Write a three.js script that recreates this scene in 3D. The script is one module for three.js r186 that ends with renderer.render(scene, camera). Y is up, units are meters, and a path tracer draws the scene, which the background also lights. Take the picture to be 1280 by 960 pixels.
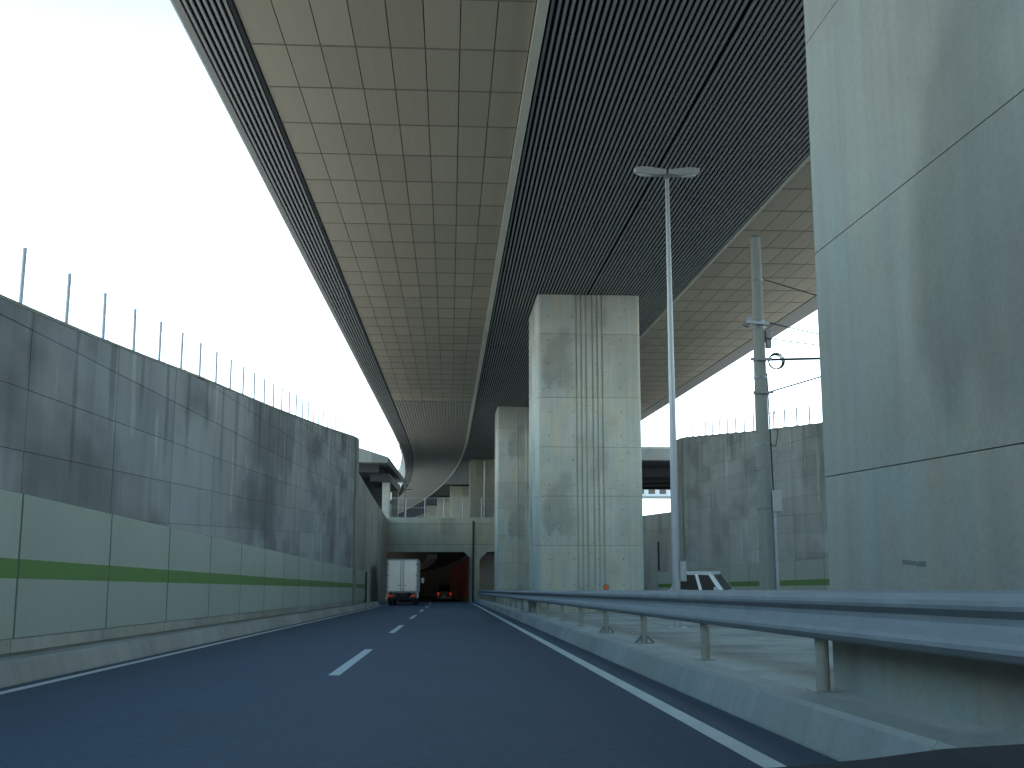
import * as THREE from 'three';
import { mergeGeometries } from 'three/addons/utils/BufferGeometryUtils.js';
import { RoundedBoxGeometry } from 'three/addons/geometries/RoundedBoxGeometry.js';

// ---------------------------------------------------------------- camera, sky, sun, exposure
const scene = new THREE.Scene();
const camera = new THREE.PerspectiveCamera(2 * Math.atan(480 / 1300) * 180 / Math.PI, 4 / 3, 0.1, 4000);
camera.rotation.order = 'YXZ';
camera.position.set(0, 1.15, 0);
camera.rotation.set(8.617 * Math.PI / 180, -3.395 * Math.PI / 180, 0);

const renderer = new THREE.WebGLRenderer({ antialias: true });
renderer.toneMapping = THREE.LinearToneMapping;
renderer.toneMappingExposure = 3.0;
renderer.shadowMap.enabled = true;
renderer.shadowMap.type = THREE.PCFSoftShadowMap;

const SUN = new THREE.Vector3(0.12, 0.93, -0.34).normalize();
{
  const w = 512, h = 256, data = new Float32Array(w * h * 4);
  const mix = (a, b, t) => a.map((v, i) => v + (b[i] - v) * t);
  const ss = (a, b, x) => { const t = Math.min(1, Math.max(0, (x - a) / (b - a))); return t * t * (3 - 2 * t); };
  for (let j = 0; j < h; j++) for (let i = 0; i < w; i++) {
    const el = ((j + 0.5) / h - 0.5) * 180, az = ((i + 0.5) / w - 0.5) * 2 * Math.PI, e = el * Math.PI / 180;
    // equirectangular: u = atan2(z, x) / 2pi + 0.5
    const dir = [Math.cos(e) * Math.cos(az), Math.sin(e), Math.cos(e) * Math.sin(az)];
    const cg = dir[0] * SUN.x + dir[1] * SUN.y + dir[2] * SUN.z, gam = Math.acos(Math.max(-1, Math.min(1, cg))) * 180 / Math.PI;
    let c;
    if (el < 0) c = [0.30, 0.29, 0.26];
    else {
      c = mix([1.63, 1.95, 2.0], [1.07, 1.47, 1.70], ss(0, 14, el));
      c = mix(c, [0.28, 0.55, 0.76], ss(13, 29, el));
      c = mix(c, [0.075, 0.29, 0.64], ss(27, 55, el));
      c = mix(c, [0.05, 0.22, 0.58], ss(55, 88, el));
      const phase = 0.58 + 0.42 * cg * cg + 1.1 * Math.exp(-gam / 26);
      c = c.map(q => q * phase);
    }
    const k = (j * w + i) * 4;
    data[k] = c[0]; data[k + 1] = c[1]; data[k + 2] = c[2]; data[k + 3] = 1;
  }
  const t = new THREE.DataTexture(data, w, h, THREE.RGBAFormat, THREE.FloatType);
  t.mapping = THREE.EquirectangularReflectionMapping;
  t.magFilter = t.minFilter = THREE.LinearFilter;
  t.needsUpdate = true;
  scene.background = t;
  scene.environment = t;
}
const sun = new THREE.DirectionalLight(new THREE.Color(1.0, 0.94, 0.84), 3);
sun.position.copy(SUN).multiplyScalar(200);
sun.castShadow = true;
Object.assign(sun.shadow.camera, { left: -160, right: 160, top: 200, bottom: -200, near: 1, far: 600 });
sun.shadow.mapSize.set(4096, 4096);
scene.add(sun, sun.target);

// ---------------------------------------------------------------- helpers
let seed = 12345;
const rnd = () => { seed = (seed * 1664525 + 1013904223) >>> 0; return seed / 4294967296; };
const rr = (a, b) => a + (b - a) * rnd();
const G = 0.0455;                                          // fall of the road, metres per metre
const road = D => -G * D;
const bend = D => D > 80 ? -0.0004 * (D - 80) ** 2 : 0;      // plan curve of the carriageway
const sway = D => D > 95 ? -0.00045 * (D - 95) ** 2 : 0;     // plan curve of the viaduct
const drop = D => D > 120 ? -0.00009 * (D - 120) ** 2 : 0;  // and its fall in the distance
const range = (a, b, s) => { const r = []; for (let v = a; v < b - 1e-6; v += s) r.push(v); r.push(b); return r; };
const lerp = (a, b, t) => a + (b - a) * t;
const table = pts => x => {
  if (x <= pts[0][0]) return pts[0][1];
  for (let i = 1; i < pts.length; i++) if (x <= pts[i][0]) return lerp(pts[i - 1][1], pts[i][1], (x - pts[i - 1][0]) / (pts[i][0] - pts[i - 1][0]));
  return pts[pts.length - 1][1];
};
const taken = {};
const numbered = n => { const k = taken[n] = (taken[n] || 0) + 1; return k === 1 ? n : n + '_' + String(k - 1).padStart(3, '0'); };
function mesh(name, geo, mat, parent) {
  const m = new THREE.Mesh(geo, mat);
  if (parent) { m.name = name; parent.add(m); } else { m.name = numbered(name); scene.add(m); }
  return m;
}
function tag(o, label, category, group) {
  o.userData.label = label; o.userData.category = category; o.userData.kind = 'thing'; if (group) o.userData.group = group; return o;
}
function thing(name, label, category, group, x = 0, y = 0, z = 0) {
  const g = new THREE.Group(); g.name = numbered(name); g.position.set(x, y, z); scene.add(g);
  return label ? tag(g, label, category, group) : g;
}
function struct(name, geo, mat) { const m = mesh(name, geo, mat); m.userData.kind = 'structure'; return m; }
function structGroup(name) { const g = new THREE.Group(); g.name = numbered(name); g.userData.kind = 'structure'; scene.add(g); return g; }

// uv in metres, by the axis each face looks along
function metres(geo) {
  const g = geo.index ? geo.toNonIndexed() : geo;
  const p = g.attributes.position, uv = new Float32Array(p.count * 2);
  const a = new THREE.Vector3(), b = new THREE.Vector3(), c = new THREE.Vector3(), n = new THREE.Vector3();
  for (let i = 0; i < p.count; i += 3) {
    a.fromBufferAttribute(p, i); b.fromBufferAttribute(p, i + 1); c.fromBufferAttribute(p, i + 2);
    n.copy(b).sub(a).cross(c.clone().sub(a)).normalize();
    const ax = Math.abs(n.x), ay = Math.abs(n.y), az = Math.abs(n.z);
    [a, b, c].forEach((v, k) => {
      const q = (i + k) * 2;
      if (ay > ax && ay > az) { uv[q] = v.x; uv[q + 1] = v.z; }
      else if (ax > az) { uv[q] = v.z; uv[q + 1] = v.y; }
      else { uv[q] = v.x; uv[q + 1] = v.y; }
    });
  }
  g.setAttribute('uv', new THREE.BufferAttribute(uv, 2));
  return g;
}
function box(x0, x1, y0, y1, d0, d1) {
  const g = new THREE.BoxGeometry(x1 - x0, y1 - y0, d1 - d0); g.translate((x0 + x1) / 2, (y0 + y1) / 2, -(d0 + d1) / 2);
  return metres(g);
}
function rbox(w, h, l, r, seg = 2) { return new RoundedBoxGeometry(w, h, l, seg, r); }
// closed profile [[x, y]...] carried along stations D; xf, yf shift it
function sweep(profile, Ds, xf = () => 0, yf = () => 0, caps = true) {
  const pos = [], n = profile.length;
  const P = (k, D) => [profile[k][0] + xf(D), profile[k][1] + yf(D), -D];
  let area = 0; for (let k = 0; k < n; k++) { const q = profile[(k + 1) % n]; area += profile[k][0] * q[1] - q[0] * profile[k][1]; }
  const pr = area > 0 ? profile : profile.slice().reverse();
  const Q = (k, D) => [pr[k][0] + xf(D), pr[k][1] + yf(D), -D];
  for (let i = 0; i + 1 < Ds.length; i++) for (let k = 0; k < n; k++) {
    const a = Q(k, Ds[i]), b = Q((k + 1) % n, Ds[i]), c = Q((k + 1) % n, Ds[i + 1]), d = Q(k, Ds[i + 1]);
    pos.push(...a, ...b, ...c, ...a, ...c, ...d);
  }
  if (caps) {
    const tri = THREE.ShapeUtils.triangulateShape(pr.map(v => new THREE.Vector2(...v)), []);
    for (const t of tri) {
      pos.push(...Q(t[0], Ds[0]), ...Q(t[1], Ds[0]), ...Q(t[2], Ds[0]));
      const e = Ds[Ds.length - 1]; pos.push(...Q(t[2], e), ...Q(t[1], e), ...Q(t[0], e));
    }
  }
  const g = new THREE.BufferGeometry();
  g.setAttribute('position', new THREE.Float32BufferAttribute(pos, 3));
  // outward orientation: profile counter-clockwise seen from the camera side; side faces need checking only once
  g.computeVertexNormals();
  return metres(g);
}
const rect = (x0, x1, y0, y1) => [[x0, y0], [x1, y0], [x1, y1], [x0, y1]];
// polygon in (D, y) given thickness in x
function slabX(poly, x0, x1) {
  let area = 0; const n = poly.length;
  for (let k = 0; k < n; k++) { const q = poly[(k + 1) % n]; area += poly[k][0] * q[1] - q[0] * poly[k][1]; }
  const pr = area > 0 ? poly : poly.slice().reverse();
  const pos = [], V = (x, k) => [x, pr[k][1], -pr[k][0]];
  const tri = THREE.ShapeUtils.triangulateShape(pr.map(v => new THREE.Vector2(...v)), []);
  for (const t of tri) { pos.push(...V(x1, t[0]), ...V(x1, t[1]), ...V(x1, t[2]), ...V(x0, t[2]), ...V(x0, t[1]), ...V(x0, t[0])); }
  for (let k = 0; k < n; k++) { const j = (k + 1) % n; pos.push(...V(x0, k), ...V(x0, j), ...V(x1, j), ...V(x0, k), ...V(x1, j), ...V(x1, k)); }
  const g = new THREE.BufferGeometry();
  g.setAttribute('position', new THREE.Float32BufferAttribute(pos, 3)); g.computeVertexNormals();
  return metres(g);
}
function tube(pts, r, seg = 8, n = null) {
  const c = new THREE.CatmullRomCurve3(pts.map(p => new THREE.Vector3(...p)), false, 'catmullrom', 0.2);
  return new THREE.TubeGeometry(c, n || Math.max(2, pts.length * 6), r, seg, false);
}
function rod(a, b, r, seg = 6, r2 = r) {
  const A = new THREE.Vector3(...a), B = new THREE.Vector3(...b), d = B.clone().sub(A);
  const g = new THREE.CylinderGeometry(r2, r, d.length(), seg);
  g.applyQuaternion(new THREE.Quaternion().setFromUnitVectors(new THREE.Vector3(0, 1, 0), d.clone().normalize()));
  g.translate((A.x + B.x) / 2, (A.y + B.y) / 2, (A.z + B.z) / 2);
  return g;
}
const merge = list => mergeGeometries(list.map(g => { const q = g.index ? g.toNonIndexed() : g; for (const k of Object.keys(q.attributes)) if (!['position', 'normal', 'uv'].includes(k)) q.deleteAttribute(k); return q; }));

// ---------------------------------------------------------------- procedural textures
function lattice(n, s) { const a = new Float32Array(n * n); let q = s >>> 0; for (let i = 0; i < n * n; i++) { q = (q * 1664525 + 1013904223) >>> 0; a[i] = q / 4294967296; } return a; }
const LAT = lattice(256, 77);
function noise(x, y, px, py) {      // value noise, wraps after px, py cells
  const xi = Math.floor(x), yi = Math.floor(y), fx = x - xi, fy = y - yi;
  const m = (v, p) => ((v % p) + p) % p;
  const X0 = m(xi, px) & 255, X1 = m(xi + 1, px) & 255, Y0 = m(yi, py) & 255, Y1 = m(yi + 1, py) & 255;
  const u = fx * fx * (3 - 2 * fx), v = fy * fy * (3 - 2 * fy);
  const a = LAT[Y0 * 256 + X0], b = LAT[Y0 * 256 + X1], c = LAT[Y1 * 256 + X0], d = LAT[Y1 * 256 + X1];
  return a + (b - a) * u + (c - a) * v + (a - b - c + d) * u * v;
}
function fbm(u, v, fu, fv, oct) {
  let s = 0, w = 0, a = 1;
  for (let o = 0; o < oct; o++) { s += a * noise(u * fu + o * 17, v * fv + o * 31, fu, fv); w += a; a *= 0.55; fu *= 2; fv *= 2; }
  return s / w;
}
const smooth = (a, b, x) => { const t = Math.min(1, Math.max(0, (x - a) / (b - a))); return t * t * (3 - 2 * t); };
const toS = v => Math.round(255 * (v <= 0.0031308 ? v * 12.92 : 1.055 * Math.pow(Math.min(1, v), 1 / 2.4) - 0.055));
function texture(w, h, fn, metresU, metresV, colour = true) {
  const data = new Uint8Array(w * h * 4);
  for (let j = 0; j < h; j++) for (let i = 0; i < w; i++) {
    const c = fn((i + 0.5) / w, (j + 0.5) / h), k = (j * w + i) * 4;
    if (colour) { data[k] = toS(c[0]); data[k + 1] = toS(c[1]); data[k + 2] = toS(c[2]); }
    else data[k] = data[k + 1] = data[k + 2] = Math.max(0, Math.min(255, Math.round(c * 255)));
    data[k + 3] = 255;
  }
  const t = new THREE.DataTexture(data, w, h, THREE.RGBAFormat);
  t.wrapS = t.wrapT = THREE.RepeatWrapping; t.magFilter = THREE.LinearFilter; t.minFilter = THREE.LinearMipmapLinearFilter; t.generateMipmaps = true;
  if (colour) t.colorSpace = THREE.SRGBColorSpace;
  t.repeat.set(1 / metresU, 1 / metresV); t.needsUpdate = true;
  return t;
}
// cast concrete: mottling, run-down streaks, pores
const concreteFn = (base, streak, blot) => (u, v) => {
  const m = fbm(u, v, 4, 4, 5), s = fbm(u, v, 48, 3, 3), b = fbm(u + 0.37, v + 0.11, 3, 2, 4), p = noise(u * 256, v * 256, 256, 256);
  let k = 1 + 0.45 * (m - 0.5) + streak * (s - 0.5) + 0.10 * (p - 0.5);
  k *= 1 - blot * smooth(0.52, 0.68, b);
  const g = fbm(u + 0.7, v + 0.2, 5, 5, 3) - 0.5;
  return [base[0] * k * (1 + 0.10 * g), base[1] * k, base[2] * k * (1 - 0.16 * g)];
};
const bumpT = texture(512, 512, (u, v) => 0.6 * fbm(u, v, 16, 16, 4) + 0.4 * noise(u * 180, v * 180, 180, 180), 3, 3, false);
const concT = texture(1024, 1024, concreteFn([0.34, 0.345, 0.315], 0.22, 0.22), 7, 7);
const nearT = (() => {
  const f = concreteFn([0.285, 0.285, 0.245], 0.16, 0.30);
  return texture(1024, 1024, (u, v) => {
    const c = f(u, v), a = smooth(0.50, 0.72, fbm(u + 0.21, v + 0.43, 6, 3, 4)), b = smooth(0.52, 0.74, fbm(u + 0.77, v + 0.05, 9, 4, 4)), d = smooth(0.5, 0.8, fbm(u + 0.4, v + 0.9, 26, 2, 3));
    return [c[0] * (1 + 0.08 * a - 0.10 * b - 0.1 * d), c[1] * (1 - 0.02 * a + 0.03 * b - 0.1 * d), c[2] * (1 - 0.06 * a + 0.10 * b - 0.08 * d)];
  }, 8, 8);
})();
// pillar concrete adds form-tie holes on a 0.95 m grid
const pillarT = (() => {
  const f = concreteFn([0.54, 0.545, 0.465], 0.22, 0.30);
  return texture(1024, 1024, (u, v) => {
    let c = f(u, v);
    const x = u * 6 - Math.floor(u * 6) - 0.5, y = v * 6 - Math.floor(v * 6) - 0.5;
    const d = Math.hypot(x, y) * 0.95, hole = 1 - 0.62 * smooth(0.034, 0.018, d);
    const seam = 1 - 0.16 * smooth(0.012, 0.004, Math.abs(Math.abs(x) - 0.5) * 0.95) * smooth(0.35, 0.6, fbm(u, v, 12, 5, 2));
    const pit = 1 - 0.35 * smooth(0.80, 0.90, fbm(u + 0.3, v + 0.7, 64, 64, 2));
    const rust = smooth(0.56, 0.78, fbm(u + 0.15, v + 0.62, 8, 3, 4)), cool = smooth(0.54, 0.76, fbm(u + 0.6, v + 0.3, 7, 4, 4));
    const k = hole * seam * pit;
    return [c[0] * k * (1 + 0.06 * rust - 0.08 * cool), c[1] * k, c[2] * k * (1 - 0.08 * rust + 0.10 * cool)];
  }, 5.7, 5.7);
})();
const asphT = texture(1024, 1024, (u, v) => {
  const p = noise(u * 256, v * 256, 256, 256), q = noise(u * 128 + 9, v * 128 + 3, 128, 128), m = fbm(u, v, 3, 3, 4), t = fbm(u, v, 12, 2, 3);
  const k = 0.055 * (0.66 + 0.34 * p + 0.26 * q + 0.3 * (m - 0.5) + 0.14 * (t - 0.5));
  return [k * 0.71, k * 1.09, k * 1.60];
}, 5, 5);
const asphB = texture(512, 512, (u, v) => 0.5 * noise(u * 200, v * 200, 200, 200) + 0.5 * noise(u * 90, v * 90, 90, 90), 1.6, 1.6, false);
const sandT = texture(512, 512, (u, v) => {
  const m = fbm(u, v, 4, 4, 5), p = noise(u * 200, v * 200, 200, 200), c = smooth(0.45, 0.7, fbm(u + 0.3, v + 0.6, 5, 5, 4));
  const k = 0.40 * (0.72 + 0.4 * m + 0.16 * (p - 0.5)) * (1 - 0.28 * c);
  return [k, k * 0.97, k * 0.86];
}, 5, 5);
const ledgeT = texture(512, 512, (u, v) => {      // dirt and moss on the ledge
  const m = fbm(u, v, 6, 6, 5), g = smooth(0.4, 0.65, fbm(u + 0.5, v + 0.2, 5, 5, 4)), k = 0.15 * (0.6 + 0.8 * m);
  return [k * (1.05 - 0.25 * g), k * (1 - 0.05 * g), k * (0.86 - 0.3 * g)];
}, 4, 4);
const soffitT = texture(512, 512, (u, v) => {
  const m = fbm(u, v, 3, 3, 4), s = fbm(u, v, 40, 2, 3);
  const k = 0.93 + 0.16 * (m - 0.5) + 0.10 * (s - 0.5);
  return [k, k * 0.995, k * 0.985];
}, 4, 4);
const galvT = texture(512, 512, (u, v) => {
  const m = fbm(u, v, 6, 6, 4), s = fbm(u, v, 3, 60, 3);
  const k = 0.86 + 0.28 * (m - 0.5) + 0.14 * (s - 0.5); return [k, k, k * 1.0];
}, 1.5, 1.5);
const grassT = texture(512, 512, (u, v) => { const m = fbm(u, v, 8, 8, 5), k = 0.5 + m; return [0.13 * k, 0.15 * k, 0.07 * k]; }, 12, 12);

const col = (r, g, b) => new THREE.Color().setRGB(r, g, b);
const std = o => new THREE.MeshStandardMaterial({ roughness: 0.85, metalness: 0, ...o });
const M = {
  asphalt: std({ map: asphT, bumpMap: asphB, bumpScale: 0.004, roughness: 0.82 }),
  line: std({ color: col(0.66, 0.66, 0.62), map: galvT, bumpMap: asphB, bumpScale: 0.002, roughness: 0.7 }),
  kerb: [0.84, 0.87, 0.9].map(k => std({ color: col(k, k, k), map: concT, bumpMap: bumpT, bumpScale: 0.006 })),
  ledge: std({ map: ledgeT, bumpMap: bumpT, bumpScale: 0.01, roughness: 1 }),
  sand: std({ map: sandT, bumpMap: bumpT, bumpScale: 0.008, roughness: 0.95 }),
  conc: std({ map: concT, bumpMap: bumpT, bumpScale: 0.006 }),
  concV: [0.86, 0.95, 1.0, 1.07].map(k => std({ color: col(k, k, k * 0.99), map: concT, bumpMap: bumpT, bumpScale: 0.005 })),
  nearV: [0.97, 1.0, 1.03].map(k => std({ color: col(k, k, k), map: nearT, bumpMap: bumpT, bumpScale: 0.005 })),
  warmV: [0.98, 1.05, 1.12].map(k => std({ color: col(k, k * 0.97, k * 0.82), map: concT, bumpMap: bumpT, bumpScale: 0.005 })),  // warm bounce from the sunlit plaza tinted into the concrete
  pillarV: [0.93, 1.0, 1.04].map(k => std({ color: col(k, k, k), map: pillarT, bumpMap: bumpT, bumpScale: 0.005 })),
  jointL: std({ color: col(0.22, 0.23, 0.23), roughness: 1 }),
  joint: std({ color: col(0.10, 0.10, 0.095), roughness: 1 }),
  clad: [0.95, 1.0, 1.04].map(k => std({ color: col(0.37 * k, 0.43 * k, 0.375 * k), map: soffitT, roughness: 0.55 })),
  green: std({ color: col(0.085, 0.22, 0.03), map: soffitT, roughness: 0.5 }),
  beige: [0.93, 0.98, 1.0, 1.05].map(k => std({ color: col(0.49 * k, 0.425 * k, 0.305 * k), map: soffitT, roughness: 0.6 })),
  beigeGap: std({ color: col(0.20, 0.17, 0.13), roughness: 1 }),
  seal: std({ color: col(0.235, 0.20, 0.155), roughness: 0.95 }),
  ribbed: std({ color: col(0.40, 0.38, 0.32), map: soffitT, roughness: 0.7 }),
  cream: std({ color: col(0.72, 0.69, 0.56), map: soffitT, roughness: 0.6 }),
  slat: std({ color: col(0.33, 0.33, 0.315), roughness: 0.55, metalness: 0.0 }),
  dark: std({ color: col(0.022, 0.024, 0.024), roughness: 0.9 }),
  fascia: std({ color: col(0.34, 0.33, 0.30), map: soffitT, roughness: 0.7 }),
  galv: std({ color: col(0.50, 0.53, 0.55), map: galvT, roughness: 0.5, metalness: 0.35 }),
  rail: std({ color: col(0.31, 0.33, 0.345), map: galvT, roughness: 0.72, metalness: 0.1 }),
  postcream: std({ color: col(0.38, 0.36, 0.30), map: galvT, roughness: 0.6 }),
  polec: std({ color: col(0.74, 0.78, 0.78), map: concT, bumpMap: bumpT, bumpScale: 0.003 }),
  black: std({ color: col(0.02, 0.02, 0.022), roughness: 0.6 }),
  steel: std({ color: col(0.20, 0.21, 0.22), roughness: 0.5, metalness: 0.5 }),
  white: std({ color: col(0.78, 0.78, 0.76), roughness: 0.4 }),
  truckwhite: std({ color: col(0.90, 0.90, 0.85), map: soffitT, roughness: 0.32, metalness: 0.45 }),
  carwhite: new THREE.MeshPhysicalMaterial({ color: col(0.78, 0.80, 0.82), roughness: 0.4, clearcoat: 1, clearcoatRoughness: 0.06 }),
  cardark: new THREE.MeshPhysicalMaterial({ color: col(0.03, 0.03, 0.035), roughness: 0.4, clearcoat: 1, clearcoatRoughness: 0.08 }),
  glass: new THREE.MeshPhysicalMaterial({ color: col(0.02, 0.022, 0.025), roughness: 0.06, metalness: 0, specularIntensity: 1 }),
  tyre: std({ color: col(0.022, 0.022, 0.022), roughness: 0.9 }),
  red: std({ color: col(0.40, 0.03, 0.02), roughness: 0.4 }),
  redwall: std({ color: col(0.56, 0.075, 0.04), map: soffitT, roughness: 0.6 }),
  orange: std({ color: col(0.75, 0.16, 0.03), roughness: 0.35 }),
  pave: std({ map: sandT, color: col(0.95, 0.95, 0.95), roughness: 1 }),
  shadedConc: std({ color: col(0.62, 0.62, 0.60), map: concT, bumpMap: bumpT, bumpScale: 0.006 }),  // concrete darkened to put shade into the side bridge decks
  girderShade: std({ color: col(0.045, 0.05, 0.055), roughness: 0.7 }),  // girder steel; also paints shade on bridge undersides and tunnel ceiling
  grass: std({ map: grassT, roughness: 1 }),
  dirt: std({ map: sandT, color: col(0.7, 0.7, 0.7), roughness: 1 }),
  plastic: std({ color: col(0.42, 0.44, 0.44), roughness: 0.6 }),
  dash: std({ color: col(0.006, 0.007, 0.011), roughness: 0.9 }),
};

// ---------------------------------------------------------------- ground and carriageways
const lowL = table([[69, 5.95], [84, 4.75], [104, 3.42]]);
const topL = table([[-120, 3.2], [0, 4.0], [14.35, 4.46], [17.5, 4.61], [21.1, 4.83], [25, 5.1], [36.3, 5.75], [52, 6.75], [68.5, 7.9], [200, 7.9]]);
const topR = table([[-120, 3.6], [0, 4.2], [30, 5.5], [46.8, 6.51], [57.6, 7.27], [76, 8.72], [200, 8.72]]);
function sheet(xs, Ds, yf, xf = () => 0) {
  const pos = [], uv = [], idx = [];
  Ds.forEach(D => xs.forEach(x => { pos.push(x + xf(D), yf(x, D), -D); uv.push(x, D); }));
  const n = xs.length;
  for (let j = 0; j + 1 < Ds.length; j++) for (let i = 0; i + 1 < n; i++) { const a = j * n + i; idx.push(a, a + 1, a + n + 1, a, a + n + 1, a + n); }
  const g = new THREE.BufferGeometry();
  g.setAttribute('position', new THREE.Float32BufferAttribute(pos, 3)); g.setAttribute('uv', new THREE.Float32BufferAttribute(uv, 2));
  g.setIndex(idx); g.computeVertexNormals(); return g;
}
struct('ground', sheet([-900, -200, -60, -30, -12, -6.58], [-120, -60, 0, 15, 25, 36, 52, 69.78, 69.95, 84, 104.9], (x, D) => D > 69.9 ? lowL(D) - 0.1 : topL(D) - 0.12), M.pave);
struct('ground', sheet([17.45, 22, 40, 80, 250, 900], [-120, -60, 0, 30, 47, 58, 76, 78, 90, 104.9], (x, D) => D > 77 ? 3.42 : topR(D) - 0.12), M.pave);
struct('ground', sheet([-900, -200, -40, -7, 18, 60, 250, 900], [105.1, 130, 200, 400, 1800], () => 3.42), M.dirt);

const roadDs = [-120, ...range(0, 80, 20), ...range(84, 232, 4)];
const leftRoad = struct('road', sheet([-5.6, -1.6, 2.8], roadDs, (x, D) => road(D), bend), M.asphalt);
struct('road', sheet([7.9, 12, 16.4], roadDs, (x, D) => road(D), bend), M.asphalt);
// painted lines are pieces of the road
function stripe(name, x, w, d0, d1, parent) {
  mesh(name, sheet([x - w / 2, x + w / 2], d1 - d0 > 12 ? [...range(d0, d1, 4)] : [d0, (d0 + d1) / 2, d1], (q, D) => road(D) + 0.005, bend), M.line, parent);
}
stripe('edge_line', -5.14, 0.15, -40, 200, leftRoad);
stripe('edge_line', 2.15, 0.17, -40, 200, leftRoad);
for (let k = -1; k < 14; k++) { const a = 14.9 + k * 14.6; stripe('lane_dash', -1.58, 0.16, a, a + 6.5, leftRoad); }

// kerbs: blocks with a sloped face, butted with a fine joint
function kerb(x, sgn, d0, d1, step) {
  const g = structGroup('kerb');
  const pr = [[0, -0.1], [0, 0.02], [0.09, 0.265], [0.125, 0.30], [0.42, 0.30], [0.42, -0.1]].map(([a, b]) => [x + sgn * a, b]);
  for (let d = d0; d < d1 - 0.1; d += step) {
    const far = step > 3;
    mesh('kerb_block', sweep(pr, far ? [d + 0.004, d + step / 2, d + step - 0.004] : [d + 0.003, d + step - 0.003], bend, road), M.kerb[Math.floor(rnd() * 3)], g);
  }
  const pr2 = [[0.05, -0.12], [0.05, 0.0], [0.13, 0.25], [0.38, 0.27], [0.38, -0.12]].map(([a, b]) => [x + sgn * a, b]);
  mesh('kerb_bed', sweep(pr2, [d0, ...range(Math.max(d0 + 1, 0), d1, 8)], bend, road), M.joint, g);
}
kerb(2.66, 1, -12, 60, 2); kerb(2.66, 1, 60, 104.6, 4);
kerb(-5.42, -1, 0, 60, 2); kerb(-5.42, -1, 60, 104.6, 4);
kerb(8.05, -1, -12, 104.6, 4);
kerb(16.2, 1, -12, 104.6, 4);
// left and right ledges between kerb and wall, median slab between the carriageways
struct('ledge', sweep(rect(-6.6, -5.846, -0.1, 0.296), [-120, ...range(0, 104.6, 8)], bend, road), M.ledge);
struct('ledge', sweep(rect(16.626, 17.3, -0.1, 0.296), [-120, ...range(0, 104.6, 8)], bend, road), M.ledge);
{
  const g = structGroup('median');
  const L = 5;
  for (let d = -10; d < 104; d += L) {
    mesh('paving_slab', sweep(rect(3.086, 5.33, -0.1, 0.294 + rr(-0.004, 0.004)), [d + 0.008, d + L - 0.008], bend, road), M.sand, g);
    mesh('paving_slab', sweep(rect(5.345, 7.624, -0.1, 0.294 + rr(-0.004, 0.004)), [d + 0.008, d + L - 0.008], bend, road), M.sand, g);
  }
  mesh('slab_bed', sweep(rect(3.09, 7.62, -0.12, 0.26), [-120, ...range(0, 104.5, 8)], bend, road), M.joint, g);
}

// ---------------------------------------------------------------- retaining walls
const POST0 = 15.56, POSTS = 1.855;
function stainTexture(top, d0, d1, y0, y1, w, h, base, wear) {
  return texture(w, h, (u, v) => {
    const D = lerp(d0, d1, u), y = lerp(y0, y1, v), t = top(D);
    const m = fbm(u, v, 40, 10, 5), b = fbm(u + 0.3, v + 0.2, 22, 7, 4), s = fbm(u, v, 400, 3, 3), s2 = fbm(u + 0.5, v, 130, 2, 3), p = noise(u * 1024, v * 256, 256, 256);
    let k = 1.08 + 0.34 * (m - 0.5) + 0.18 * (s - 0.5) + 0.08 * (p - 0.5);
    k *= 1 - 0.52 * wear * smooth(0.44, 0.72, b);                                    // damp patches
    // runs of dirt under each fence post, ragged and of uneven length
    const q = (D - POST0) / POSTS, id = Math.round(q), off = Math.abs(q - id) * POSTS;
    const len = 0.5 + 3.2 * LAT[(id * 37 + 9000) & 65535], wid = 0.08 + 0.30 * LAT[(id * 91 + 500) & 65535];
    const edge = off + 0.16 * (noise(u * 700, v * 30, 256, 256) - 0.5);
    k *= 1 - 0.40 * wear * smooth(wid, wid * 0.3, edge) * smooth(len, len * 0.4, (t - y) * (0.75 + 0.5 * s2));
    k *= 1 - 0.12 * smooth(0.55, 0.75, s2);
    const lime = smooth(0.80, 0.86, fbm(u + 0.13, v + 0.4, 160, 6, 2)) * 0.35;
    const g = fbm(u + 0.6, v + 0.1, 18, 6, 3) - 0.5;
    return [base[0] * k * (1 + 0.1 * g) * (1 + lime), base[1] * k * (1 + lime), base[2] * k * (1 - 0.12 * g) * (1 + 0.8 * lime)];
  }, 1, 1);
}
function wallUV(geo, d0, d1, y0, y1) {
  const p = geo.attributes.position, n = geo.attributes.normal, uv = geo.attributes.uv;
  for (let i = 0; i < p.count; i++) uv.setXY(i, (-p.getZ(i) - d0) / (d1 - d0), (p.getY(i) - y0) / (y1 - y0));
  return geo;
}
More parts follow.
